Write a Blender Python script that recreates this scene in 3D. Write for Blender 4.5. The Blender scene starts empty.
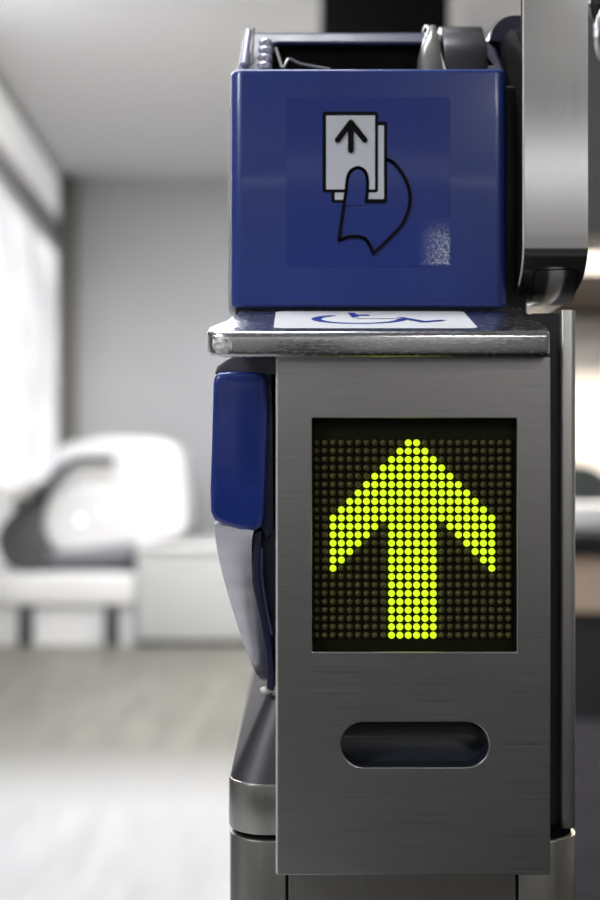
import bpy, bmesh, math, random
from mathutils import Vector, Matrix
random.seed(7)
SC = bpy.context.scene
C = SC.collection
F = 1250.0; EYE = 1.05
def X(px, Y): return (px - 300.0) / F * Y
def Z(py, Y): return EYE + (450.0 - py) / F * Y
def P(px, py, Y): return Vector((X(px, Y), Y, Z(py, Y)))

# ------------------------------------------------------------------ materials
def mat(name, col, rough=0.5, metal=0.0, emit=None, es=1.0, coat=0.0, spec=0.5, trans=0.0):
    m = bpy.data.materials.new(name); m.use_nodes = True
    b = m.node_tree.nodes['Principled BSDF']
    b.inputs['Base Color'].default_value = (*col, 1)
    b.inputs['Roughness'].default_value = rough
    b.inputs['Metallic'].default_value = metal
    b.inputs['Specular IOR Level'].default_value = spec
    b.inputs['Coat Weight'].default_value = coat
    b.inputs['Coat Roughness'].default_value = 0.08
    b.inputs['Transmission Weight'].default_value = trans
    if emit:
        b.inputs['Emission Color'].default_value = (*emit, 1)
        b.inputs['Emission Strength'].default_value = es
    return m
def noisy(m, scale=(1, 1, 1), nscale=5, detail=4, rough=None, col=None, bump=0.0, dist=0.001, lo=.35, hi=.65):
    """object-space noise into roughness range, colour pair and bump"""
    nt = m.node_tree; N = nt.nodes; L = nt.links; b = N['Principled BSDF']
    tc = N.new('ShaderNodeTexCoord'); mp = N.new('ShaderNodeMapping'); mp.inputs['Scale'].default_value = scale
    nz = N.new('ShaderNodeTexNoise'); nz.inputs['Scale'].default_value = nscale; nz.inputs['Detail'].default_value = detail
    L.new(tc.outputs['Object'], mp.inputs['Vector']); L.new(mp.outputs['Vector'], nz.inputs['Vector'])
    if rough:
        mr = N.new('ShaderNodeMapRange'); mr.inputs['From Min'].default_value = lo; mr.inputs['From Max'].default_value = hi
        mr.inputs['To Min'].default_value = rough[0]; mr.inputs['To Max'].default_value = rough[1]
        L.new(nz.outputs['Fac'], mr.inputs['Value']); L.new(mr.outputs['Result'], b.inputs['Roughness'])
    if col:
        cr = N.new('ShaderNodeValToRGB'); cr.color_ramp.elements[0].position = lo; cr.color_ramp.elements[1].position = hi
        cr.color_ramp.elements[0].color = (*col[0], 1); cr.color_ramp.elements[1].color = (*col[1], 1)
        L.new(nz.outputs['Fac'], cr.inputs['Fac']); L.new(cr.outputs['Color'], b.inputs['Base Color'])
    if bump:
        bp = N.new('ShaderNodeBump'); bp.inputs['Strength'].default_value = bump; bp.inputs['Distance'].default_value = dist
        L.new(nz.outputs['Fac'], bp.inputs['Height']); L.new(bp.outputs['Normal'], b.inputs['Normal'])
    return m
M = {}
M['steel_h'] = noisy(mat('brushed_steel_horizontal', (.44, .435, .43), .3, 1), (5, 5, 900), 3, 4, (.27, .36), ((.62, .61, .605), (.70, .69, .685)), .08, .0002, .3, .7)
M['steel_v'] = noisy(mat('brushed_steel_vertical', (.4, .4, .39), .3, 1), (800, 60, 5), 3, 4, (.42, .5), ((.66, .655, .64), (.74, .735, .72)), .06, .0002, .3, .7)
M['steel_fin'] = noisy(mat('satin_steel', (.55, .55, .54), .3, 1), (700, 60, 5), 3, 4, (.13, .17), ((.68, .68, .675), (.74, .74, .735)), .02, .0002, .3, .7)
M['steel_base'] = noisy(mat('brushed_steel_base', (.3, .29, .27), .35, 1), (700, 60, 5), 3, 4, (.3, .38), ((.42, .41, .375), (.50, .485, .44)), .05, .0002, .3, .7)
M['steel_matte'] = mat('bead_blasted_steel', (.13, .123, .135), .5, 1)
M['polish'] = noisy(mat('worn_polished_steel', (.62, .62, .64), .15, 1), (60, 260, 260), 3, 6, (.14, .30), ((.52, .52, .54), (.72, .72, .74)), .07, .0005, .3, .7)
M['polish2'] = noisy(mat('polished_steel_guard', (.7, .69, .73), .2, 1), (3, 3, 60), 1, 3, (.3, .42), ((.78, .77, .83), (.92, .91, .96)), .03, .001)
M['edge'] = mat('bare_steel_edge', (.8, .78, .74), .45, .35)
M['blue'] = noisy(mat('blue_plastic', (.018, .035, .165), .3, 0, coat=.25), (1, 1, 1), 9, 3, (.30, .32), ((.028, .055, .26), (.031, .06, .29)))
M['blue_decal'] = mat('blue_decal', (.012, .037, .26), .3, 0, coat=.2)
M['blue_pad'] = noisy(mat('blue_pad', (.012, .035, .24), .25, 0, coat=.6), (1, 1, 1), 14, 3, (.18, .3), ((.010, .030, .21), (.015, .042, .28)), .1, .002)
M['blue_dark'] = mat('dark_blue_plastic', (.010, .013, .045), .45, 0, coat=.1)
M['violet'] = noisy(mat('violet_grey_plastic', (.035, .035, .09), .4, 0, coat=.1, spec=.5), (1, 1, 1), 30, 2, (.38, .48))
M['lilac'] = mat('pale_lilac_gloss', (.5, .49, .62), .22, .3, coat=.6)
M['black'] = mat('black_plastic', (.010, .010, .012), .4)
M['black_soft'] = mat('black_matte', (.006, .006, .006), .9, spec=.1)
M['charcoal'] = mat('charcoal_plastic', (.022, .022, .028), .4, coat=.1)
M['grey_plastic'] = mat('grey_green_plastic', (.2, .2, .18), .25, coat=.5)
M['ink'] = mat('black_ink', (.004, .004, .005), .6, spec=.15)
M['card_white'] = mat('printed_white', (.80, .83, .90), .5)
M['sticker_white'] = mat('white_vinyl', (.85, .86, .88), .35)
M['sticker_blue'] = mat('blue_print', (.02, .05, .33), .35)
M['board'] = mat('led_board', (.012, .0125, .005), .6, spec=.1)
M['led_on'] = mat('led_lit', (.2, .25, .01), .3, emit=(.70, 1.0, .016), es=1.0)
M['led_off'] = mat('led_unlit', (.09, .076, .022), .4, spec=.3)
M['cup'] = mat('dark_recess_plastic', (.02, .026, .036), .3, coat=.3)
M['chip'] = noisy(mat('chipped_bright_metal', (.9, .9, .86), .4, .6), (1, 1, 1), 260, 4, (.25, .6), ((.5, .5, .46), (.95, .95, .92)), .6, .002)

# speckled wear on the lower right corner of the blue decal (object space)
def speckle(m, x0, x1, z0, z1):
    nt = m.node_tree; N = nt.nodes; L = nt.links; b = N['Principled BSDF']
    tc = N.new('ShaderNodeTexCoord'); sp = N.new('ShaderNodeSeparateXYZ'); L.new(tc.outputs['Object'], sp.inputs[0])
    def sm(out, a, c):
        r = N.new('ShaderNodeMapRange'); r.interpolation_type = 'SMOOTHSTEP'
        r.inputs['From Min'].default_value = a; r.inputs['From Max'].default_value = c
        L.new(out, r.inputs['Value']); return r.outputs['Result']
    def mul(a, c):
        r = N.new('ShaderNodeMath'); r.operation = 'MULTIPLY'; L.new(a, r.inputs[0]); L.new(c, r.inputs[1]); return r.outputs[0]
    mask = mul(mul(sm(sp.outputs['X'], x0, x1 - .003), sm(sp.outputs['X'], x1 + .001, x1)), mul(sm(sp.outputs['Z'], z0 - .001, z0 + .001), sm(sp.outputs['Z'], z1, z0 + .012)))
    nz = N.new('ShaderNodeTexNoise'); nz.inputs['Scale'].default_value = 1500; nz.inputs['Detail'].default_value = 2
    L.new(tc.outputs['Object'], nz.inputs['Vector'])
    th = N.new('ShaderNodeMapRange'); th.inputs['From Min'].default_value = .51; th.inputs['From Max'].default_value = .57
    L.new(nz.outputs['Fac'], th.inputs['Value'])
    f = mul(mask, th.outputs['Result'])
    mx = N.new('ShaderNodeMix'); mx.data_type = 'RGBA'
    mx.inputs['A'].default_value = b.inputs['Base Color'].default_value; mx.inputs['B'].default_value = (.85, .9, 1, 1)
    L.new(f, mx.inputs['Factor']); L.new(mx.outputs['Result'], b.inputs['Base Color'])
speckle(M['blue_decal'], X(415, 1.01), X(450, 1.01), Z(265, 1.01), Z(215, 1.01))

# ------------------------------------------------------------------ mesh helpers
def link(name, me, mats, parent=None, smooth=True, ang=35):
    if smooth:
        for p in me.polygons: p.use_smooth = True
        me.set_sharp_from_angle(angle=math.radians(ang))
    o = bpy.data.objects.new(name, me); C.objects.link(o)
    if not isinstance(mats, (list, tuple)): mats = [mats]
    for m in mats: me.materials.append(M[m] if isinstance(m, str) else m)
    if parent is not None:
        o.parent = parent
        base = Vector((0, 0, 0)); q = parent
        while q: base += q.location; q = q.parent
        o.location = -base          # keep meshes in world coordinates
    return o
def bm_obj(name, bm, mats, parent=None, smooth=True, ang=35):
    bmesh.ops.recalc_face_normals(bm, faces=bm.faces)
    me = bpy.data.meshes.new(name); bm.to_mesh(me); bm.free()
    return link(name, me, mats, parent, smooth, ang)
def bevel_sharp(bm, w, seg=3, ang=25, sel=None):
    if w <= 0: return
    es = [e for e in bm.edges if len(e.link_faces) == 2 and e.calc_face_angle(0) > math.radians(ang) and (sel is None or sel(e))]
    if es: bmesh.ops.bevel(bm, geom=es, offset=w, segments=seg, profile=.5, affect='EDGES', clamp_overlap=True)
def add_prism(bm, pts, a, b, axis='Y'):
    """pts: 2D outline; extruded from a to b along axis"""
    def v(p, t):
        if axis == 'Y': return (p[0], t, p[1])
        if axis == 'Z': return (p[0], p[1], t)
        return (t, p[0], p[1])
    lo = [bm.verts.new(v(p, a)) for p in pts]; hi = [bm.verts.new(v(p, b)) for p in pts]
    fs = [bm.faces.new(lo), bm.faces.new(hi[::-1])]
    n = len(pts)
    for i in range(n): fs.append(bm.faces.new((lo[i], hi[i], hi[(i + 1) % n], lo[(i + 1) % n])))
    return fs
def prism(name, pts, a, b, mats, parent=None, axis='Y', bevel=0, seg=3, ang=25):
    bm = bmesh.new(); add_prism(bm, pts, a, b, axis); bmesh.ops.recalc_face_normals(bm, faces=bm.faces)
    bevel_sharp(bm, bevel, seg, ang)
    return bm_obj(name, bm, mats, parent)
def add_box(bm, x0, x1, y0, y1, z0, z1, mi=0):
    fs = add_prism(bm, [(x0, y0), (x1, y0), (x1, y1), (x0, y1)], z0, z1, 'Z')
    for f in fs: f.material_index = mi
def box(name, x0, x1, y0, y1, z0, z1, mats, parent=None, bevel=0, seg=3):
    bm = bmesh.new(); add_box(bm, x0, x1, y0, y1, z0, z1); bmesh.ops.recalc_face_normals(bm, faces=bm.faces)
    bevel_sharp(bm, bevel, seg)
    return bm_obj(name, bm, mats, parent)
def rrect(x0, x1, z0, z1, r, n=6):
    """r: radius or 4 radii (bottom-left, bottom-right, top-right, top-left)"""
    if not isinstance(r, (tuple, list)): r = (r,) * 4
    out = []
    for (cx, cz, a0, rr) in ((x0 + r[0], z0 + r[0], 180, r[0]), (x1 - r[1], z0 + r[1], 270, r[1]), (x1 - r[2], z1 - r[2], 0, r[2]), (x0 + r[3], z1 - r[3], 90, r[3])):
        if rr < 1e-6: out.append((cx, cz)); continue
        for i in range(n + 1):
            a = math.radians(a0 + 90 * i / n); out.append((cx + rr * math.cos(a), cz + rr * math.sin(a)))
    return out
def plate(name, outer, holes, y0, y1, mats, parent=None, bev=0.0):
    """flat plate with holes (a filled 2D curve turned into a mesh) between depths y0 and y1"""
    cu = bpy.data.curves.new('outline', 'CURVE'); cu.dimensions = '2D'; cu.fill_mode = 'BOTH'
    for ring in [outer] + holes:
        s = cu.splines.new('POLY'); s.points.add(len(ring) - 1); s.use_cyclic_u = True
        for i, p in enumerate(ring): s.points[i].co = (p[0], p[1], 0, 1)
    cu.extrude = (y1 - y0) / 2 - bev; cu.bevel_depth = bev; cu.offset = -bev; cu.bevel_resolution = 2
    t = bpy.data.objects.new('outline', cu); C.objects.link(t)
    me = bpy.data.meshes.new_from_object(t)
    bpy.data.objects.remove(t); bpy.data.curves.remove(cu)
    me.transform(Matrix.Translation((0, (y0 + y1) / 2, 0)) @ Matrix.Rotation(math.radians(90), 4, 'X'))
    me.name = name; me.materials.clear()
    return link(name, me, mats, parent)
def add_tube(bm, pts, r, n=10, mi=0):
    pts = [Vector(p) for p in pts]; rings = []
    for i, p in enumerate(pts):
        d = (pts[min(i + 1, len(pts) - 1)] - pts[max(i - 1, 0)]).normalized()
        u = d.cross(Vector((0, 0, 1)));
        if u.length < .05: u = d.cross(Vector((0, 1, 0)))
        u.normalize(); w = d.cross(u)
        rr = r[i] if isinstance(r, (list, tuple)) else r
        rings.append([bm.verts.new(p + u * rr * math.cos(2 * math.pi * k / n) + w * rr * math.sin(2 * math.pi * k / n)) for k in range(n)])
    for a, b in zip(rings, rings[1:]):
        for k in range(n):
            f = bm.faces.new((a[k], a[(k + 1) % n], b[(k + 1) % n], b[k])); f.material_index = mi
    for ring in (rings[0], rings[-1][::-1]):
        f = bm.faces.new(ring); f.material_index = mi
def spline(pts, n=8):
    """Catmull-Rom through 2D/3D points"""
    pts = [Vector(p) for p in pts]; out = []
    for i in range(len(pts) - 1):
        p0 = pts[max(i - 1, 0)]; p1 = pts[i]; p2 = pts[i + 1]; p3 = pts[min(i + 2, len(pts) - 1)]
        for k in range(n):
            t = k / n
            out.append(.5 * ((2 * p1) + (p2 - p0) * t + (2 * p0 - 5 * p1 + 4 * p2 - p3) * t * t + (3 * p1 - p0 - 3 * p2 + p3) * t ** 3))
    out.append(pts[-1]); return out
def thing(name, label, cat, loc, group=None):
    o = bpy.data.objects.new(name, None); C.objects.link(o); o.location = loc; o.empty_display_size = .1
    o['label'] = label; o['category'] = cat
    if group: o['group'] = group
    return o
def tag(o, label, cat, group=None):
    o['label'] = label; o['category'] = cat
    if group: o['group'] = group
    return o
def struct(o): o['kind'] = 'structure'; return o

# flat printed artwork: layers of thin shapes facing -Y (toward the viewer)
class Art:
    def __init__(s, to3d): s.bm = bmesh.new(); s.to = to3d; s.layer = 0
    def poly(s, pts, mi):
        vs = [s.bm.verts.new(s.to(p[0], p[1], s.layer)) for p in pts]
        f = s.bm.faces.new(vs); f.material_index = mi
    def stroke(s, pts, w, mi, n=12):
        pts = [Vector((p[0], p[1])) for p in pts]
        for a, b in zip(pts, pts[1:]):
            d = b - a
            if d.length < 1e-9: continue
            q = Vector((-d.y, d.x)).normalized() * w / 2
            s.poly([a + q, b + q, b - q, a - q], mi)
        s.layer += .13
        for a in pts: s.poly([(a.x + w / 2 * math.cos(2 * math.pi * k / n), a.y + w / 2 * math.sin(2 * math.pi * k / n)) for k in range(n)], mi)
    def up(s): s.layer += 1

# ================================================================== THE TICKET GATE
YP = .92       # front plate
YB = 1.01      # reader box front
xc = .0835
gate = thing('ticket_gate', 'steel ticket gate with blue card reader box and lit yellow-green arrow display', 'ticket gate', (xc, 1.0, 0))
xl, xr = X(228, .985), X(576.5, .985)
# --- base cabinet, rounded corners, with two vertical seams on its front
zs = Z(831, .985)
def pedestal(name, x0, x1, y0, y1, z0, z1, r, m, bev=.002):
    bm = bmesh.new(); add_prism(bm, rrect(x0, x1, y0, y1, r, 8), z0, z1, 'Z'); bmesh.ops.recalc_face_normals(bm, faces=bm.faces)
    bevel_sharp(bm, bev, 2, 60)
    return bm_obj(name, bm, m, gate)
pedestal('base_cabinet', xl + .001, xr + .001, .965, 2.3, .06, zs - .0015, (.03, .03, .03, .03), 'steel_base')
pedestal('plinth', xl + .02, xr - .02, .99, 2.27, 0, .06, .02, 'black')
for px in (287, 517):
    box('seam', X(px, .965) - .0012, X(px, .965) + .0012, .9645, .97, .08, zs - .004, 'black_soft', gate)
# front access panel between the seams
box('access_panel', X(288.6, .965), X(515.4, .965), .9635, .967, .08, zs - .004, 'steel_base', gate, .0008)
# dark joint
pedestal('joint', xl + .004, xr - .002, .970, 2.29, zs - .002, zs + .002, .028, 'black_soft', 0)
# collar
zc = Z(778, .985)
pedestal('collar', xl, .15, .967, 2.3, zs + .0015, zc, (.03, .012, .03, .03), 'steel_base', .0025)
# tapered shoulder on the left
bm = bmesh.new()
zsh = Z(694, 1.0)
lo = rrect(xl + .001, .15, .968, 2.3, (.029, .01, .01, .029), 8); hi = rrect(X(266, 1.0), .15, .985, 2.3, (.018, .01, .01, .018), 8)
a = [bm.verts.new((p[0], p[1], zc - .001)) for p in lo]; b = [bm.verts.new((p[0], p[1], zsh)) for p in hi]
bm.faces.new(a); bm.faces.new(b[::-1])
for i in range(len(a)): bm.faces.new((a[i], a[(i + 1) % len(a)], b[(i + 1) % len(a)], b[i]))
bm_obj('shoulder', bm, 'steel_matte', gate)
# upper body
ztop = Z(312, 1.0)
bm = bmesh.new()
add_prism(bm, rrect(X(272, 1.0), .19, .987, 2.3, (.012, .001, .02, .02), 8), zs + .002, 1.132, 'Z'); bmesh.ops.recalc_face_normals(bm, faces=bm.faces)
bevel_sharp(bm, .004, 3, 60)
bm_obj('upper_body', bm, 'steel_v', gate)
bm = bmesh.new()
add_prism(bm, rrect(X(561.5, .985), xr, .985, 2.3, (.002, .005, .02, .002), 8), zs + .002, ztop, 'Z'); bmesh.ops.recalc_face_normals(bm, faces=bm.faces)
bevel_sharp(bm, .004, 3, 60)
bm_obj('corner_column', bm, 'steel_v', gate)
box('column_web', .1835, X(562.5, .99), .992, 1.05, zs + .003, ztop - .002, 'charcoal', gate)

# --- display housing: front plate with two cut-outs + side walls
px0, px1 = X(277, YP), X(550.5, YP); pz0, pz1 = Z(875, YP), Z(357, YP)
hole = rrect(X(312, YP), X(517, YP), Z(652, YP), Z(418, YP), .0008, 2)
hx0, hx1, hz0, hz1 = X(341, YP), X(489, YP), Z(767.5, YP), Z(722, YP)
slot = rrect(hx0, hx1, hz0, hz1, (hz1 - hz0) / 2 - 1e-5, 14)
plate('front_plate', rrect(px0, px1, pz0, pz1, .0012, 3), [hole, slot], YP, YP + .003, 'steel_h', gate, .0006)
plate('housing_shell', rrect(px0 + .0004, px1 - .0004, pz0 + .0004, pz1 - .0004, .0012, 3), [rrect(px0 + .003, px1 - .003, pz0 + .003, pz1 - .003, .0008, 2)], YP + .0031, .9845, 'steel_h', gate)
bm = bmesh.new(); add_tube(bm, [(px0 + .0002, YP + .0008, pz0 + .001), (px0 + .0002, YP + .0008, pz1 - .001)], .0011, 12)
e = bm_obj('plate_edge', bm, 'edge', gate); e['label'] = 'bright bare steel edge'
# --- LED display
YL = YP + .008
led_disp = bpy.data.objects.new('led_display', None)
bm = bmesh.new()
add_box(bm, X(309, YP), X(520, YP), YL + .001, YL + .004, Z(656, YP), Z(414, YP))
bmesh.ops.recalc_face_normals(bm, faces=bm.faces)
me = bpy.data.meshes.new('led_display'); bm.to_mesh(me); bm.free()
disp = link('led_display', me, 'board', gate)
cx0 = X(316.3, YL); cx1 = X(508.6, YL); cz0 = Z(442.8, YL); cz1 = Z(635.3, YL)
def lit(r, c):
    if 9 <= c <= 14: return r > 0 or c in (11, 12) if r == 0 else (r >= 3 or abs(c - 11.5) < r + 1)
    if r <= 9: return abs(c - 11.5) < r + 1
    if r <= 15: return (2 <= c <= 17 - r) or (2 <= 23 - c <= 17 - r)
    return False
def dome(bm, x, z, r, mi):
    n, k = 12, 3; rings = []
    for j in range(k):
        t = math.radians(90 * j / k); rr = r * math.cos(t); yy = YL + .001 - r * .9 * math.sin(t) - .001
        rings.append([bm.verts.new((x + rr * math.cos(2 * math.pi * i / n), yy, z + rr * math.sin(2 * math.pi * i / n))) for i in range(n)])
    base = [bm.verts.new((v.co.x, YL + .0012, v.co.z)) for v in rings[0]]
    rings.insert(0, base)
    top = bm.verts.new((x, YL - r * .9, z))
    for a_, b_ in zip(rings, rings[1:]):
        for i in range(n):
            f = bm.faces.new((a_[i], a_[(i + 1) % n], b_[(i + 1) % n], b_[i])); f.material_index = mi
    for i in range(n):
        f = bm.faces.new((rings[-1][i], rings[-1][(i + 1) % n], top)); f.material_index = mi
RL = .00256
cells = [(r, c, cx0 + (cx1 - cx0) * c / 23, cz0 + (cz1 - cz0) * r / 23) for r in range(24) for c in range(24)]
onn = [q for q in cells if lit(q[0], q[1])]
near = onn[:100]
bm = bmesh.new(); dome(bm, 0, 0, RL, 0)
bmesh.ops.recalc_face_normals(bm, faces=bm.faces); ledme = bpy.data.meshes.new('led'); bm.to_mesh(ledme); bm.free()
l0 = None
for q in near:
    if l0 is None:
        l0 = link('led', ledme, 'led_on', disp); o = l0
        basev = l0.location.copy()
    else:
        o = l0.copy(); C.objects.link(o); o.parent = disp
    o.location = basev + Vector((q[2], 0, q[3]))
bm = bmesh.new(); nset = set((q[0], q[1]) for q in near)
for (r, c, x, z) in cells:
    if (r, c) in nset: continue
    dome(bm, x, z, RL if lit(r, c) else RL * .95, 0 if lit(r, c) else 1)
o = bm_obj('led', bm, ['led_on', 'led_off'], disp, ang=60); o['kind'] = 'stuff'
# --- pill-shaped recess
bmo = .0006
plate('recess_rim', rrect(hx0 - bmo * 3, hx1 + bmo * 3, hz0 - bmo * 3, hz1 + bmo * 3, (hz1 - hz0) / 2 + bmo * 2.9, 14), [rrect(hx0 + .0002, hx1 - .0002, hz0 + .0002, hz1 - .0002, (hz1 - hz0) / 2 - .0003, 14)], YP + .0032, YP + .030, 'cup', gate)
bm = bmesh.new()
prof = []
for i in range(9):
    t = i / 8; prof.append((YP + .030 - .012 * t ** 3, hz1 + .001 - (hz1 - hz0 + .002) * t))
prof += [(YP + .034, hz0 - .001), (YP + .034, hz1 + .001)]
add_prism(bm, prof, hx0 - .0015, hx1 + .0015, 'X')
bm_obj('recess_back', bm, 'cup', gate)

# --- sloped steel shelf
SL = math.tan(math.radians(14.2)); YS = .905; zS = Z(329, YS)     # top surface at the front edge
def shelf_z(y): return zS + (y - .912) * SL
plan = [(-.0485, 1.055), (-.0485, 1.005), (-.0600, .955), (-.0668, .935), (-.0690, .926), (-.0680, .917), (-.0640, .909), (-.0560, .9055), (-.044, .905)] + [(.178, .905), (.1805, .9062), (.1815, .909), (.1815, 1.055)]
bm = bmesh.new(); add_prism(bm, plan, 0, .0195, 'Z'); bmesh.ops.recalc_face_normals(bm, faces=bm.faces)
bevel_sharp(bm, .0065, 5, 60, lambda e: abs(e.verts[0].co.z - e.verts[1].co.z) < 1e-6 and max(v.co.y for v in e.verts) < 1.05)
for v in bm.verts: v.co.z = shelf_z(v.co.y) - .0195 + v.co.z + (.0 if v.co.y > .93 else 0)
shelf = bm_obj('shelf', bm, 'polish', gate); shelf['label'] = 'polished steel shelf with scratched nose'
# worn bright facet on the nose
bm = bmesh.new()
def nose(px, py, Y=.9062): return Vector((X(px, Y), Y, Z(py, Y)))
ring = [(213, 338.5), (218, 336.5), (229, 337), (232.5, 341), (232, 351), (226, 353.5), (216, 352.5), (212, 346)]
def nose_y(px): return .9035 if px > 222 else .9035 + (222 - px) * .00042
cen = bm.verts.new(nose(222, 345, .9030)); vs = [bm.verts.new(nose(a_, b_, nose_y(a_))) for a_, b_ in ring]
bk = [bm.verts.new(v.co + Vector((0, .008, 0))) for v in vs]
for i in range(8):
    bm.faces.new((cen, vs[i], vs[(i + 1) % 8])); bm.faces.new((vs[i], bk[i], bk[(i + 1) % 8], vs[(i + 1) % 8]))
bm.faces.new(bk)
o = bm_obj('worn_corner', bm, 'chip', shelf); o['label'] = 'bright chipped corner of the nose'
# sticker on the shelf (wheelchair symbol)
ys0, ys1 = .9155, 1.003
sx0, sx1 = X(273.5, ys0), X(478.5, ys0)
def on_shelf(u, v, layer):
    y = ys0 + (ys1 - ys0) * v
    return (sx0 + (sx1 - sx0) * u, y, shelf_z(y) + .0007 + .0002 * layer)
A = Art(on_shelf)
A.poly(rrect(0, 1, 0, 1, (.06, .06, .06, .06), 4), 0); A.up()
def uv(cx, cy):      # place a mark seen in the photograph on the sticker's own plane
    px, py = 270 + cx * .35, 300 + cy * .35
    v = (327.3 - py) / 17.0; y = ys0 + (ys1 - ys0) * v
    return ((X(px, y) - sx0) / (sx1 - sx0), v)
arc = [uv(255 + 123 * math.cos(math.radians(t)), 53 + 12.5 * math.sin(math.radians(t))) for t in range(-5, 232, 9)]
A.stroke(arc, .05, 1, 8); A.up()
A.poly([uv(222, 36), uv(242, 36), uv(256, 50), uv(236, 50)], 1)
A.poly([uv(236, 41), uv(282, 41), uv(284, 44), uv(240, 44)], 1); A.up()
A.poly([uv(240, 50), uv(375, 49), uv(375, 53), uv(240, 53)], 0)
A.stroke([uv(372, 50), uv(440, 62), uv(490, 58)], .042, 1, 8)
A.up()
hd = uv(228, 32.5)
o = bm_obj('accessibility_sticker', A.bm, ['sticker_white', 'sticker_blue'], shelf, smooth=False); o['label'] = 'white sticker with blue wheelchair symbol'

# --- blue card reader box
bx0, bx1, bz0, bz1 = X(232.5, YB), X(507, YB), Z(307, YB), Z(68, YB)
bm = bmesh.new()
add_prism(bm, rrect(bx0 - .0018, bx1 + .0012, YB, 1.055, (.011, .011, .004, .004), 8), bz0, bz1, 'Z'); bmesh.ops.recalc_face_normals(bm, faces=bm.faces)
bevel_sharp(bm, .004, 4, 60)
reader = bm_obj('card_reader_box', bm, 'blue', gate); reader['label'] = 'blue plastic card reader box'
box('reader_back', bx0 + .004, bx1 - .004, 1.05, 1.25, bz0 - .004, bz1 - .05, 'blue_dark', gate, .004)
box('underside_gap', bx0 + .002, bx1 + .002, YB + .006, 1.05, bz0 - .012, bz0 + .002, 'black', gate)
# side trim
prism('side_trim', rrect(X(228.5, 1.035), X(236, 1.035), bz0 - .001, Z(107, 1.035), (.001, .001, .001, .002), 3), 1.03, 1.2, 'edge', gate, 'Y', .0008)
# decal with pictogram
def on_box(u, v, layer):  # u,v in crop units of the pictogram
    px, py = 310 + u * .18333, 100 + v * .18333
    return (X(px, YB), YB - .0004 - .00016 * layer, Z(py, YB))
D = Art(on_box)
dz = rrect((286.5 - 310) / .18333, (450 - 310) / .18333, (97.5 - 100) / .18333, (266.5 - 100) / .18333, 12, 4)
D.poly(dz, 0); D.up()
D.poly(rrect(116, 421, 118, 562, 16, 5), 2); D.up()
D.poly(rrect(135, 403, 140, 545, 3, 2), 1); D.up()
D.poly(rrect(68, 371, 65, 506, 16, 5), 2); D.up()
D.poly(rrect(88, 354, 86, 489, 3, 2), 1); D.up()
thumb = spline([(187, 560), (196, 500), (204, 430), (222, 390), (260, 371), (296, 388), (312, 430), (312, 500), (306, 556)], 6)
D.poly([(p.x, p.y) for p in thumb] + [(306, 575), (187, 575)], 0); D.up()
D.stroke(thumb, 18, 2); D.up()
D.stroke([(187, 560), (172, 665), (158, 768)], 18, 2); D.up()
D.stroke(spline([(158, 768), (215, 748), (285, 752), (320, 785), (345, 840)], 6), 18, 2); D.up()
D.stroke(spline([(345, 840), (440, 750), (505, 675), (540, 585), (543, 505), (515, 425), (465, 355), (428, 330), (412, 328)], 6), 18, 2); D.up()
D.stroke([(305, 552), (412, 552)], 18, 2); D.up()
D.stroke([(150, 222), (222, 126), (298, 222)], 31, 2); D.up()
D.stroke([(222, 135), (222, 279)], 31, 2)
o = bm_obj('pictogram_decal', D.bm, ['blue_decal', 'card_white', 'ink'], reader, smooth=False); o['label'] = 'blue decal showing a hand holding a card with an arrow'
# hood behind the box: sloped rim around a dark opening
def tilt(o, zb=Z(70, 1.04), y0=1.04, k=.9):
    for v in o.data.vertices: v.co.y += max(0, (v.co.z - zb)) * k
    return o
zb = Z(82, 1.05); 
Yh = 1.07
hood = plate('hood', rrect(X(237, Yh), X(506, Yh), Z(85, Yh), Z(20, Yh), (.002, .002, .020, .010), 8), [rrect(X(270, Yh), X(487, Yh), Z(84, Yh), Z(36, Yh), (.001, .001, .012, .003), 6)], 1.056, 1.066, 'violet', gate, .003)
tilt(hood, Z(85, Yh), k=.8)
for v in hood.data.vertices:      # the left side leans inwards
    if v.co.x < 0: v.co.x += max(0, v.co.z - Z(75, Yh)) * .10
    if v.co.x > .15: v.co.x -= max(0, v.co.z - Z(75, Yh)) ** 2 * 8
box('hood_well', X(250, 1.1), X(500, 1.1), 1.10, 1.25, Z(140, 1.1), Z(41, 1.1), 'black_soft', gate)
# ribs on the left side of the hood
bm = bmesh.new()
for k in range(4):
    z0 = Z(68 - k * 10.5, 1.07); yy = 1.058 + (z0 - Z(85, Yh)) * .8
    bmesh.ops.create_uvsphere(bm, u_segments=14, v_segments=8, radius=1, matrix=Matrix.Translation((X(264 + k * .3, 1.07), yy + .001, z0)) @ Matrix.Diagonal((.0072, .0055, .0062, 1)))
o = bm_obj('ribbed_side', bm, 'lilac', hood)
bm = bmesh.new()
add_tube(bm, [(X(244.5, 1.07), 1.057, Z(70, 1.07)), (X(248.5, 1.085), 1.081, Z(33, 1.085))], .0034, 10)
bm_obj('side_rail', bm, 'lilac', hood)
bm = bmesh.new()
add_tube(bm, [(X(252.2, 1.07), 1.0535, Z(70, 1.07)), (X(254, 1.085), 1.0785, Z(31, 1.085))], .0009, 8)
bm_obj('seam', bm, 'black', hood)
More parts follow.
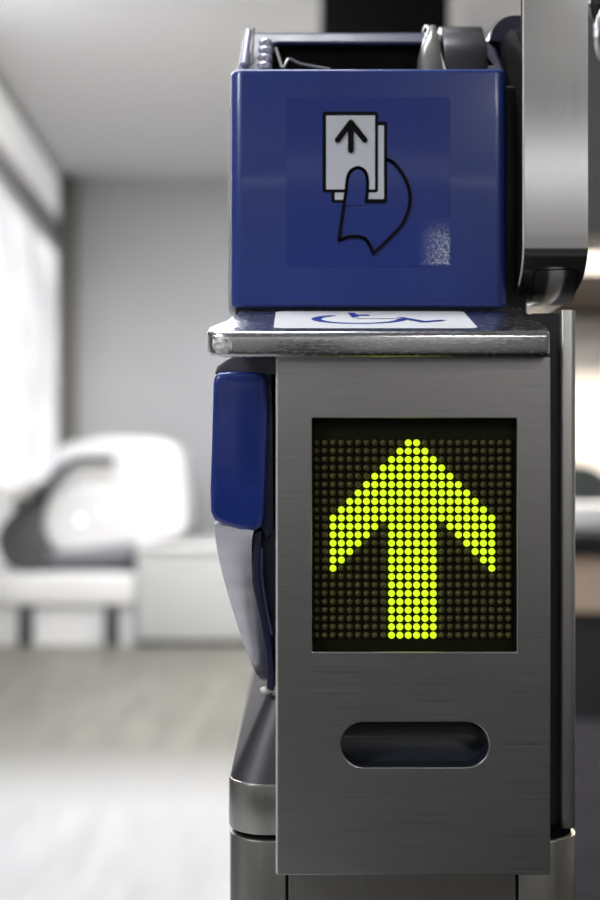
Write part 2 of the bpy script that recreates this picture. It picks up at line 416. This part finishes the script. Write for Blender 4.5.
# dark rounded cover at the right of the opening, with a pale wedge and a bright edge
prof = [(1.055, Z(85, 1.06)), (1.058, Z(66, 1.06)), (1.066, Z(46, 1.07)), (1.082, Z(32, 1.08)), (1.10, Z(27.5, 1.1)), (1.16, Z(29, 1.1)), (1.16, Z(85, 1.06))]
prof = [(p.x, p.y) for p in spline(prof[:6], 5)] + [prof[6]]
bm = bmesh.new(); add_prism(bm, prof, X(443, 1.07), X(486, 1.07), 'X'); bmesh.ops.recalc_face_normals(bm, faces=bm.faces); bevel_sharp(bm, .002, 3, 60)
bm_obj('roller_cover', bm, 'charcoal', hood)
bm = bmesh.new()
add_tube(bm, [(X(441 + 3.5, 1.05), p[0] - .0012, p[1]) for p in prof[3:-4]], .0011, 8)
for v in bm.verts: v.co.x -= (v.co.z - Z(66, 1.06)) * .25
o = bm_obj('bright_edge', bm, 'edge', hood)
bm = bmesh.new()   # pale wedge, narrowing towards its top
rings = []
for j in range(9):
    t = j / 8; z = Z(84, 1.06) + (Z(25.5, 1.08) - Z(84, 1.06)) * t
    xa = X(421, 1.06) + .018 * max(0, t - .45) ** 1.6 * 1.3; xb = X(444, 1.06) - .004 * t
    y = 1.056 + .028 * t * t
    rings.append([bm.verts.new((xa + (xb - xa) * (.5 - .5 * math.cos(math.pi * k / 8)), y - .006 * math.sin(math.pi * k / 8), z)) for k in range(9)] + [bm.verts.new((xb, 1.12, z)), bm.verts.new((xa, 1.12, z))])
for a_, b_ in zip(rings, rings[1:]):
    for k in range(11): bm.faces.new((a_[k], a_[(k + 1) % 11], b_[(k + 1) % 11], b_[k]))
bm.faces.new(rings[0]); bm.faces.new(rings[-1][::-1])
bm_obj('paper_guide', bm, 'grey_plastic', hood)
# clear strips standing in the opening
bm = bmesh.new()
add_tube(bm, [P(276, 48, 1.075), P(279, 58, 1.07), P(282, 68, 1.065)], .0012, 8)
add_tube(bm, spline([P(283, 69, 1.066), P(287, 61, 1.068), P(290, 59, 1.07), P(300, 63.5, 1.072), P(312, 66, 1.075), P(330, 69, 1.075)], 5), .0011, 8)
bm_obj('clear_guide', bm, mat('clear_grey_plastic', (.4, .4, .38), .2, coat=.6), hood)

# black mount between reader and steel fin
bm = bmesh.new(); add_prism(bm, rrect(X(486, 1.12), X(536, 1.12), Z(312, 1.12), Z(22, 1.12), (.002, .002, .022, .022), 8), 1.10, 1.26, 'Y'); bmesh.ops.recalc_face_normals(bm, faces=bm.faces); bevel_sharp(bm, .012, 5, 60)
bm_obj('reader_mount', bm, 'blue_dark', gate)
box('mount_filler', bx1 - .002, X(527, 1.03), 1.03, 1.2, ztop - .002, bz1 - .008, 'black', gate, .003)

# --- steel fin: a tall rounded post with a rolled lower end
YF = .99
fx0, fx1 = X(523.5, YF), X(588, YF)
zt = Z(-60, YF); zr = Z(246, YF); zbot = Z(306.5, 1.065); yb = 1.065
rows = [(YF, zt), (YF, Z(60, YF)), (YF, Z(150, YF)), (YF, zr + .01)]
for i in range(0, 15):
    a_ = math.radians(90 * i / 14); rows.append((YF + (yb - YF) * (1 - math.cos(a_)), zr - (zr - zbot) * math.sin(a_)))
rows += [(1.16, zbot), (1.16, Z(24, 1.06)), (1.10, Z(20, 1.05)), (1.05, Z(21, 1.03)), (1.02, Z(30, 1.01)), (YF + .012, Z(45, 1.0)), (YF + .012, zt)]
def fin_x(y, z, s):   # s 0..1 across
    t = max(0, min(1, (zr - z) / (zr - zbot)))
    right = fx1 - .006 * t ** 4; left = fx0 + .0005 * t ** 3
    return left + (right - left) * s
bm = bmesh.new(); ring = []
nrow = len(rows)
add = []
L_ = [bm.verts.new((fin_x(y, z, 0), y, z)) for y, z in rows]; R_ = [bm.verts.new((fin_x(y, z, 1), y, z)) for y, z in rows]
for i in range(nrow): bm.faces.new((L_[i], L_[(i + 1) % nrow], R_[(i + 1) % nrow], R_[i]))
f = bm.faces.new(L_[::-1]); f.material_index = 1; bm.faces.new(R_)
bmesh.ops.recalc_face_normals(bm, faces=bm.faces)
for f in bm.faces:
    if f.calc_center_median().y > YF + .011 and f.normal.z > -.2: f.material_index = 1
fin = bm_obj('side_post', bm, ['steel_fin', 'black_soft'], gate); fin['label'] = 'satin steel side post with rolled lower end'
# polished left edge
bm = bmesh.new(); pr = [r for r in rows[:12]]
add_tube(bm, [(fin_x(y, z, 0) + .0001, y + .0004, z) for y, z in pr], .00085, 8)
bm_obj('polished_edge', bm, 'edge', fin)
# hatch outline following the roll
def fin_pt(px, py):
    z = Z(py, YF)                       # project on rolled surface by iterating the depth
    y = YF
    for _ in range(12):
        z = Z(py, y)
        t = max(0, min(1, (zr - z) / (zr - zbot))); y = YF + (yb - YF) * (1 - math.sqrt(max(0, 1 - t * t)))
    return Vector((X(px, y), y - .0002, z))
path = [fin_pt(532.5, 301 - k * 3) + Vector((k * .0001, 0, 0)) for k in range(10)]
path = [fin_pt(a_, b_) for a_, b_ in [(530.5, 302), (531.5, 294), (532.5, 286), (533.5, 278), (534.5, 273), (537, 270.5), (545, 270), (560, 269.5), (572, 269), (576.5, 271), (578, 275), (577, 282), (575.5, 290), (573, 297), (571, 302)]]
bm = bmesh.new(); add_tube(bm, path, .00055, 6)
o = bm_obj('hatch_outline', bm, 'black_soft', fin)
# cable loop hanging behind the post's right side
bm = bmesh.new()
add_tube(bm, spline([P(600, -40, 1.16), P(597, -10, 1.16), P(595.5, 8, 1.16), P(600, 18, 1.16), P(612, 10, 1.16), P(620, -30, 1.16)], 6), .006, 10)
bm_obj('cable', bm, 'black', gate)
bm = bmesh.new()
add_tube(bm, spline([P(604, 8, 1.15), P(598, 22, 1.15), P(597, 40, 1.15), P(600, 56, 1.15), P(608, 62, 1.15)], 6), .0022, 10, 0)
add_tube(bm, spline([P(606, 16, 1.155), P(601.5, 30, 1.155), P(601, 44, 1.155), P(604, 56, 1.155)], 6), .0028, 10, 1)
bm_obj('cable_clip', bm, ['polish2', 'blue_dark'], gate)
box('cable_tray', X(594, 1.18), X(640, 1.18), 1.165, 1.19, Z(-60, 1.18), Z(3, 1.18), 'black', gate, .002)

# --- blue bumper pad on the left with cap and polished guard below it
Yg = .965
pad = [(213, 385), (214, 377), (219, 372), (230, 371), (255, 371.5), (264, 374), (267, 382), (268.5, 410), (267, 450), (265, 495), (264, 515), (262, 526), (256, 531), (240, 530), (224, 525.5), (214, 520), (210.5, 512), (210, 490), (211.5, 440), (212.5, 405)]
prism('bumper_pad', [(X(a_, Yg), Z(b_, Yg)) for a_, b_ in pad], Yg, 1.12, 'blue_pad', gate, 'Y', .0045, 4, 60)
prism('pad_backing', [(X(a_, Yg), Z(b_, Yg)) for a_, b_ in [(264, 368), (272, 368), (273.5, 530), (271, 535), (266, 540), (262, 530)]], Yg + .008, 1.12, 'blue_dark', gate, 'Y', .002, 3, 60)
cap = [(214, 374), (217, 366), (226, 359), (232, 356), (278, 356), (278, 374)]
prism('pad_cap', [(X(a_, .97), Z(b_, .97)) for a_, b_ in cap], .972, 1.12, mat('grey_violet_plastic', (.10, .095, .12), .45), gate, 'Y', .002, 3, 60)
# guard
lf = spline([(214, 524), (216, 545), (221, 572), (230, 608), (241, 645), (252, 676), (258, 688), (262, 693)], 4)
rt = spline([(266, 692), (266, 675), (264, 650), (259, 620), (253, 590), (251.5, 560), (252, 540), (254, 530)], 4)
bm = bmesh.new()
n = len(lf); rt = rt[::-1]
Yu = .972
rws = []
for i in range(n):
    l = lf[i]; r = rt[min(i, len(rt) - 1)]; row = []
    for k in range(9):
        s = k / 8; bulge = math.sin(math.pi * s) * .0012
        px = l.x + (r.x - l.x) * s; py = l.y + (r.y - l.y) * s
        row.append(bm.verts.new((X(px, Yu), Yu - bulge - .005 * s + .055 * (i / n) ** 1.4, Z(py, Yu))))
    row += [bm.verts.new((X(r.x, Yu), 1.1, Z(r.y, Yu))), bm.verts.new((X(l.x, Yu), 1.1, Z(l.y, Yu)))]
    rws.append(row)
for a_, b_ in zip(rws, rws[1:]):
    for k in range(11): bm.faces.new((a_[k], a_[(k + 1) % 11], b_[(k + 1) % 11], b_[k]))
bm.faces.new(rws[0]); bm.faces.new(rws[-1][::-1])
g = bm_obj('guard', bm, 'polish2', gate, ang=60); g['label'] = 'polished curved steel guard under the blue pad'
def strip(name, l, r, y0, m, bev=.0012):
    prism(name, [(X(a_, Yu), Z(b_, Yu)) for a_, b_ in l + r[::-1]], y0, 1.1, m, gate, 'Y', bev, 2, 60)
strip('guard_side', [(253, 533), (252.5, 560), (254, 590), (260, 620), (265, 650), (267, 675), (266.5, 690)], [(262, 531), (260, 560), (262, 590), (267, 618), (272, 650), (274, 675), (274, 692)], Yu + .002, 'blue_dark')
strip('guard_liner', [(261, 531), (259.5, 562), (261.5, 590), (267, 620), (272, 650), (275, 676)], [(278, 531), (278, 560), (278, 590), (278, 620), (278, 650), (278, 676)], Yu + .012, 'blue_dark')
bm = bmesh.new(); add_tube(bm, spline([P(262, 548, .973), P(262, 575, .973), P(266, 605, .973), P(272, 635, .973)], 5), .0011, 8)
bm_obj('guard_rim', bm, 'violet', gate)
bm = bmesh.new(); bmesh.ops.create_uvsphere(bm, u_segments=14, v_segments=8, radius=.0045, matrix=Matrix.Translation(P(266.5, 690, .985)) @ Matrix.Diagonal((1.2, 1, .7, 1)))
bm_obj('guard_bolt', bm, 'edge', gate)

# ================================================================== THE ROOM
YW = 8.0; zC = Z(180, YW); 
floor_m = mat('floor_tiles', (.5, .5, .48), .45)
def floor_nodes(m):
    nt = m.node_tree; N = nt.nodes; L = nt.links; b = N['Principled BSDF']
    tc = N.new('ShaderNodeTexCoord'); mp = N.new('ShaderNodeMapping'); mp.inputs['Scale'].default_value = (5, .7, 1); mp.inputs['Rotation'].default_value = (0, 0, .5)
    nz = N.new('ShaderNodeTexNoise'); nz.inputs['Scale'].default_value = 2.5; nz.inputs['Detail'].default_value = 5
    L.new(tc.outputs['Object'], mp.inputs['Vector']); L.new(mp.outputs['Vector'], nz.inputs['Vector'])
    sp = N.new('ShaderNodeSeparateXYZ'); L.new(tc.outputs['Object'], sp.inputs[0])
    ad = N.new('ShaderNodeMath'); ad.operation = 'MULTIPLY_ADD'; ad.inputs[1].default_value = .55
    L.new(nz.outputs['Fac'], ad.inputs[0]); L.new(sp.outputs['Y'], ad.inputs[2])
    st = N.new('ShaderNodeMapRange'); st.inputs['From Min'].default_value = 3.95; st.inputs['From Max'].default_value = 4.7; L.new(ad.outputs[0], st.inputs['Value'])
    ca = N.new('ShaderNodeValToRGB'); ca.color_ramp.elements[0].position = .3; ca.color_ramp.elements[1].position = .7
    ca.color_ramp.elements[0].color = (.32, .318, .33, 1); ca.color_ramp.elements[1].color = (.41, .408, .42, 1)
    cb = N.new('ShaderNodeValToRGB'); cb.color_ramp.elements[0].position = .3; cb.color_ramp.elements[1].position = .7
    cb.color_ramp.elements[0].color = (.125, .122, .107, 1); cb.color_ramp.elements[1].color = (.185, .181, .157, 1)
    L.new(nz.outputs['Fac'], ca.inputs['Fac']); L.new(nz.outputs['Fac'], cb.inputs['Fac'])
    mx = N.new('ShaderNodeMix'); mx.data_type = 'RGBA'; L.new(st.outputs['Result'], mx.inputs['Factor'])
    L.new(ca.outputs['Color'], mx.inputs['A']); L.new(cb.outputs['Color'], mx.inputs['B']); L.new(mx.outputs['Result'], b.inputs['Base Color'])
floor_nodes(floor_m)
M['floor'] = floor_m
M['wall'] = noisy(mat('grey_wall_paint', (.6, .6, .61), .6), (1, 1, 1), .8, 2, None, ((.56, .56, .575), (.61, .61, .625)))
M['wall_white'] = mat('white_wall_paint', (.8, .8, .81), .5)
M['wall_warm'] = mat('cream_wall_paint', (.86, .80, .72), .6)
M['wall_dark'] = mat('hall_wall', (.58, .58, .59), .6)
M['ceil'] = mat('ceiling_paint', (.78, .775, .775), .6)
xL0, xL1 = -1.536, -1.536 + .0536 * 12
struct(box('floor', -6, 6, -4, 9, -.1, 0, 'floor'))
struct(box('ceiling', -6, 6, -4, 9, zC, zC + .1, 'ceil'))
struct(box('wall_back', -3.5, 6, YW, YW + .1, 0, zC, 'wall'))
# left wall: turned a little towards the viewer's line
dirL = Vector((.0536, -1, 0))
def lw(Y, off=0): return -1.536 + .0536 * (YW - Y) + off
def lwall(name, Ya, Yb, z0, z1, t0, t1, m, parent=None):
    return prism(name, [(lw(Ya, t0), Ya), (lw(Yb, t0), Yb), (lw(Yb, t1), Yb), (lw(Ya, t1), Ya)], z0, z1, m, parent, 'Z')
struct(lwall('wall_left', YW, 3.2, .8, zC, -.5, 0, 'wall_white'))
struct(lwall('wall_left_lower', YW, 3.2, 0, .8, -.5, -.3, 'wall_white'))
struct(box('wall_front', -6, 6, -4.1, -4, 0, zC, 'wall_dark'))
struct(box('trim_5', -5.8, 5.8, -4.0, -3.9, 2.6, zC, 'black'))
struct(box('added_wall_band', -5.8, 5.8, -4.0, -3.95, 0, .85, mat('added_dark_band', (.035, .035, .038), .6)))  # unseen dark band added to darken the lower front plate's reflection
struct(box('wall_right', 5.9, 6, -4, 9, 0, zC, 'wall_dark'))
struct(box('wall_side', -6, -5.9, -4, 9, 0, zC, 'wall_dark'))
o = box('trim_corner', X(57, 7.85), X(73, 7.85), 7.85, YW, 0, zC, mat('taupe_trim', (.19, .185, .17), .5)); struct(o); o.name = 'trim_1'
o = lwall('trim_2', 7.8, 3.3, 2.36, 2.41, 0, .03, mat('grey_rail', (.25, .25, .28), .5)); struct(o)
# backlit panels on the left wall
pm = mat('backlit_panel', (.25, .25, .25), .4, emit=(.95, .97, 1), es=.86)
nt = pm.node_tree; tc = nt.nodes.new('ShaderNodeTexCoord'); nz = nt.nodes.new('ShaderNodeTexNoise'); nz.inputs['Scale'].default_value = 2.2; nz.inputs['Detail'].default_value = 2
cr = nt.nodes.new('ShaderNodeValToRGB'); cr.color_ramp.elements[0].position = .36; cr.color_ramp.elements[1].position = .56
cr.color_ramp.elements[0].color = (.6, .61, .64, 1); cr.color_ramp.elements[1].color = (.95, .96, .98, 1)
nt.links.new(tc.outputs['Object'], nz.inputs['Vector']); nt.links.new(nz.outputs['Fac'], cr.inputs['Fac']); nt.links.new(cr.outputs['Color'], nt.nodes['Principled BSDF'].inputs['Emission Color'])
for i, (Ya, Yb, lab) in enumerate(((7.7, 6.75, 'white backlit wall panel at the far end of the left wall'), (6.7, 5.75, 'white backlit wall panel cut off by the left picture edge'))):
    t = thing('light_panel', lab, 'light panel', (lw((Ya + Yb) / 2), (Ya + Yb) / 2, .84), 'backlit panels on the left wall')
    lwall('frame', Ya, Yb, .84, 2.28, 0.001, .025, 'wall_white', t)
    lwall('lit_face', Ya - .04, Yb + .04, .87, 2.25, .0255, .03, pm, t)

t = thing('light_panel', 'low glowing strip added to brighten the wall recess behind the machine mesh', 'light panel', (lw(6.7, -.3), 6.7, .3))  # added glow that lightens the dark recess
lwall('frame', 7.9, 5.4, .3, .79, -.299, -.28, 'wall_white', t)
lwall('lit_face', 7.87, 5.43, .33, .76, -.2795, -.275, mat('recess_fill_glow', (.5, .5, .5), .5, emit=(1, 1, 1), es=.6), t)
t = thing('light_panel', 'long narrow glowing strip added to brighten the wall above the grey rail', 'light panel', (lw(6.5), 6.5, 2.46))  # added glow that lightens the upper left wall
lwall('frame', 7.75, 5.2, 2.46, 2.74, 0.001, .025, 'wall_white', t)
lwall('lit_face', 7.72, 5.23, 2.48, 2.72, .0255, .03, mat('upper_wall_fill_glow', (.7, .7, .7), .5, emit=(1, 1, 1), es=.35), t)

# --- left background: low white platform, box and machine
M['white_gloss'] = mat('white_gloss', (.85, .85, .86), .25, coat=.6)
M['light_grey'] = mat('light_grey_laminate', (.52, .53, .53), .5)
M['white_lam'] = mat('white_laminate', (.78, .78, .79), .4)
M['dark_foot'] = mat('dark_foot', (.05, .052, .06), .5)
M['mesh_grey'] = noisy(mat('dark_mesh', (.07, .07, .075), .6), (1, 1, 1), 40, 2, None, ((.05, .05, .055), (.10, .10, .105)))
YQ = 6.7
zfl = 0
bench = thing('bench', 'low white bench with two dark legs under the white machine', 'bench', (X(60, YQ), YQ, 0))
box('bench_top', X(-20, YQ), X(134, YQ), YQ, 7.7, Z(606, YQ) , Z(574, YQ), 'white_lam', bench, .02)
box('back_panel', X(-18, YQ), X(132, YQ), YQ + .04, 7.65, 0.0, Z(600, YQ), 'white_lam', bench)
for px in (25, 111.5):
    box('leg', X(px - 7.5, YQ), X(px + 7.5, YQ), YQ + .003, YQ + .039, 0, Z(606, YQ) + .002, 'dark_foot', bench, .01)
stor = thing('storage_box', 'light grey low box with a white top beside the bench', 'box', (X(190, YQ), YQ, 0))
box('carcass', X(136, YQ), X(262, YQ), YQ, 7.6, 0.03, Z(549.5, YQ), 'light_grey', stor, .005)
box('lid', X(134.5, YQ), X(264, YQ), YQ - .02, 7.62, Z(549.5, YQ), Z(546, YQ), 'white_gloss', stor, .01)
box('plinth', X(138, YQ), X(260, YQ), YQ + .02, 7.55, 0, .03, 'dark_foot', stor)

mach = thing('machine', 'large white rounded machine with a black handle on the bench', 'machine', (X(100, 6.9), 7.1, Z(574, YQ)))
Ym = 6.85
zbt = Z(574, YQ)
outl = spline([(52, 552), (42, 535), (41, 512), (45, 492), (56, 474), (72, 452), (88, 440), (115, 436.5), (150, 438), (172, 444), (181, 458), (184, 485), (185, 515), (180, 534), (150, 543), (110, 551), (75, 556), (52, 552)], 4)[:-1]
bm = bmesh.new(); add_prism(bm, [(X(p.x, Ym), Z(p.y, Ym)) for p in outl], Ym, 7.55, 'Y'); bmesh.ops.recalc_face_normals(bm, faces=bm.faces)
bevel_sharp(bm, .09, 6, 60)
bm_obj('shell', bm, 'white_gloss', mach)
box('base', X(46, Ym), X(136, Ym), Ym + .02, 7.5, zbt, Z(545, Ym), mat('grey_base', (.05, .05, .055), .5), mach, .02)
bm = bmesh.new()
add_prism(bm, [(X(a_, Ym), Z(b_, Ym)) for a_, b_ in [(45, 554), (60, 551), (130, 543), (137, 542), (137, 551), (128, 559), (50, 562)]], Ym - .03, 7.5, 'Y')
bm_obj('skirt', bm, mat('mid_grey_plastic', (.25, .25, .28), .4), mach)
gl = [(p.x, p.y) for p in spline([(-4, 540), (2, 525), (14, 512), (30, 500), (42, 488), (46, 494), (41, 512), (41, 535), (48, 552), (44, 568), (20, 571), (4, 562), (-4, 540)], 4)[:-1]]
prism('mesh_panel', [(X(a_, Ym - .06), Z(b_, Ym - .06)) for a_, b_ in gl], Ym - .08, 7.3, 'mesh_grey', mach, 'Y', .02, 3, 60)
bm = bmesh.new()
add_tube(bm, spline([P(34, 503, 6.74), P(48, 485, 6.74), P(62, 470, 6.74), P(75, 462.5, 6.74), P(90, 460.5, 6.74), P(114, 461, 6.74)], 5), [.03] * 6 + [.028] * 8 + [.028] * 12, 10)
bm_obj('handle', bm, 'black', mach)
bm = bmesh.new()
add_prism(bm, [(X(a_, 7.2), Z(b_, 7.2)) for a_, b_ in [(58, 500), (50, 470), (54, 448), (70, 441), (90, 444), (95, 500)]], 7.3, 7.6, 'Y'); bmesh.ops.recalc_face_normals(bm, faces=bm.faces); bevel_sharp(bm, .05, 4, 60)
bm_obj('rear_cover', bm, 'white_lam', mach)
for px, py in ((105, 511), (80, 520)):  # lamp reflections on the shell, given as glowing beads
    bm = bmesh.new(); bmesh.ops.create_uvsphere(bm, u_segments=16, v_segments=8, radius=.016, matrix=Matrix.Translation(P(px, py, Ym - .004)) @ Matrix.Diagonal((1, .5, 1, 1)))
    o = bm_obj('highlight_bead', bm, mat('highlight_glow', (1, 1, 1), .3, emit=(1, 1, 1), es=3.2 if px > 100 else 1.5), mach); o['label'] = 'small glowing bead standing for a lamp reflection on the shell'

# --- right background: desk with equipment
YD = 5.0
desk = thing('desk', 'desk with black top and pale wooden front right of the gate', 'desk', (X(620, YD), YD + .3, 0))
M['peach'] = mat('pale_wood', (.55, .42, .32), .5)
box('desk_top', X(540, YD), X(760, YD), YD - .02, YD + .7, Z(556, YD), Z(532, YD), 'black', desk, .008)
box('front_panel', X(544, YD), X(756, YD), YD, YD + .66, Z(612, YD), Z(556, YD), 'peach', desk)
box('lower_front', X(546, YD), X(754, YD), YD + .02, YD + .64, 0, Z(612, YD), mat('shadowed_laminate', (.035, .033, .033), .5), desk)  # shadow on the desk plinth is put into this dark colour
o = box('printer', X(560, YD + .1), X(650, YD + .1), YD + .1, YD + .5, Z(532, YD), Z(503, YD + .1), mat('light_grey_plastic', (.75, .75, .76), .4), None, .02)
tag(o, 'light grey equipment case on the black desk top', 'equipment')
o = prism('tray', [(X(a_, YD + .15), Z(b_, YD + .15)) for a_, b_ in [(565, 501), (566, 470), (574, 464), (592, 467), (612, 480), (640, 488), (645, 501)]], YD + .15, YD + .42, mat('dark_green_plastic', (.05, .06, .055), .5), None, 'Y', .01)
tag(o, 'dark green-black tray lying on the light grey equipment case', 'tray')
o.location.z += .002
# warm partition and dark beam, grey sign
struct(box('wall_partition', .55, 5.8, 6.6, 6.7, 0, zC, 'wall_warm')).name = 'wall_right_partition'
o = box('unseen_floor_sheet', -5.8, 5.8, -3.9, -.9, 0, .008, mat('added_dark_sheet', (.03, .03, .033), .9)); struct(o); o.name = 'floor_darkener'  # unseen dark sheet behind the viewer, added to darken the steel's reflections
struct(prism('floor_darkener_right', [(-.02, -.9), (5.8, -.9), (5.8, 2.34), (.24, 2.34), (.24, .95), (-.02, .95)], 0, .007, 'black_soft', None, 'Z'))  # unseen dark sheet added to darken reflections in post, column and plate
struct(box('unseen_slab_1', -.1, .75, -4.0, -3.94, 0, 2.1, 'black'))  # unseen dark slab added to darken the middle of the plate
struct(box('trim_7', -2.5, 3.5, -4.0, -3.86, 2.28, 2.34, 'wall_white'))
o = box('wall_shelf', .6, 3.0, 6.3, 6.6, Z(311, 6.3), Z(272, 6.3), mat('dark_brown_wood', (.012, .009, .007), .7, spec=.15), None, .01); tag(o, 'dark brown shelf fixed high on the cream wall', 'shelf')
cab = box('overhead_cabinet', X(560, 3.6), X(760, 3.6), 3.6, 4.0, Z(232, 3.6), zC, mat('grey_metal_paint', (.13, .13, .135), .5), None, .01); tag(cab, 'grey cabinet hanging from the ceiling right of the steel post', 'cabinet')
# dark streaked sheet that gives the shade on the right floor
o = box('floor_shade', .3, 4.5, 2.35, 6.58, 0, .006, noisy(mat('shaded_floor_streaks', (.03, .03, .035), .9, spec=.08), (.6, 14, 1), 3, 3, None, ((.006, .006, .009), (.026, .025, .031)))); tag(o, 'dark purple-grey streaked sheet for the shaded floor right of the gate', 'mat')
# hanging dark sign and pale column top
sign = thing('hanging_sign', 'black sign box hanging from the ceiling behind the reader', 'sign', (X(385, 4.2), 4.2, zC - .4))
box('sign_body', X(320, 4.2), X(446, 4.2), 4.1, 4.3, Z(60, 4.2), zC - .12, 'black_soft', sign, .01)
for px in (345, 420):
    box('hanger', X(px, 4.2) - .015, X(px, 4.2) + .015, 4.18, 4.22, zC - .13, zC, 'charcoal', sign)
o = box('trim_3', X(266, 6.0), X(330, 6.0), 6.0, 6.5, Z(120, 6.0), zC, 'wall_white'); struct(o)
o = box('trim_4', X(462, 5.2), X(540, 5.2), 5.2, 5.5, 1.9, zC, mat('pale_grey_duct', (.45, .44, .45), .5)); struct(o)

# ================================================================== LIGHT
def lamp_panel(x, y, sx, sy, w, col, lab):
    t = thing('ceiling_light', lab, 'ceiling light', (x, y, zC), 'ceiling lights of the hall')
    box('frame', x - sx / 2 - .03, x + sx / 2 + .03, y - sy / 2 - .03, y + sy / 2 + .03, zC - .03, zC, 'wall_white', t)
    box('diffuser', x - sx / 2, x + sx / 2, y - sy / 2, y + sy / 2, zC - .034, zC - .0301, mat('lamp_diffuser', (.9, .9, .9), .5, emit=col, es=3.0), t)
    l = bpy.data.lights.new('ceiling_lamp', 'AREA'); l.shape = 'RECTANGLE'; l.size = sx; l.size_y = sy; l.energy = w; l.color = col
    lo = bpy.data.objects.new('ceiling_lamp', l); C.objects.link(lo); lo.location = (x, y, zC - .04)
white = (.96, .98, 1)
lamp_panel(-1.0, 3.2, 1.2, .5, 44, white, 'ceiling light above the pale floor left of the gate')
lamp_panel(-.6, 4.35, 1.2, .4, 68, white, 'ceiling light in front of the back wall')
lamp_panel(-.5, 1.2, 1.2, .3, 26, white, 'ceiling light straight above the gate')
lamp_panel(.3, 6.1, .5, .5, 40, white, 'ceiling light added out of sight behind the gate to brighten the back wall')  # added lamp hidden by the gate, brightens ceiling and back wall
lamp_panel(-2.2, -.8, 1.2, .5, 62, white, 'ceiling light behind the viewer on the left')
lamp_panel(1.6, -1.8, 1.2, .5, 22, (1, .97, .93), 'ceiling light behind the viewer on the right')
lamp_panel(2.1, 5.4, .8, .5, 150, (1, .9, .78), 'warm ceiling light over the desk')
def area(name, loc, to, sx, sy, w, col=(1, 1, 1)):
    l = bpy.data.lights.new(name, 'AREA'); l.shape = 'RECTANGLE'; l.size = sx; l.size_y = sy; l.energy = w; l.color = col
    o = bpy.data.objects.new(name, l); C.objects.link(o); o.location = loc
    o.rotation_euler = (Vector(to) - Vector(loc)).to_track_quat('-Z', 'Y').to_euler(); return o
area('added_uplight', (.5, -3.8, 2.36), (.5, -3.3, 2.78), 5, .08, 7)  # unseen uplight added to brighten the ceiling mirrored in the steel post
wd = bpy.data.worlds.new('world'); SC.world = wd; wd.use_nodes = True
wd.node_tree.nodes['Background'].inputs[0].default_value = (.8, .82, .85, 1); wd.node_tree.nodes['Background'].inputs[1].default_value = .4

# ================================================================== CAMERA
cd = bpy.data.cameras.new('camera'); cd.lens = 50; cd.sensor_width = 36; cd.sensor_height = 36; cd.sensor_fit = 'AUTO'
cd.clip_start = .02
cd.dof.use_dof = True; cd.dof.focus_distance = .945; cd.dof.aperture_fstop = 3.2
co = bpy.data.objects.new('camera', cd); C.objects.link(co); co.location = (0, 0, EYE); co.rotation_euler = (math.radians(90), 0, 0)
SC.camera = co
vs = SC.view_settings; vs.view_transform = 'Standard'; vs.look = 'None'; vs.exposure = 0; vs.gamma = 1; vs.use_curve_mapping = False
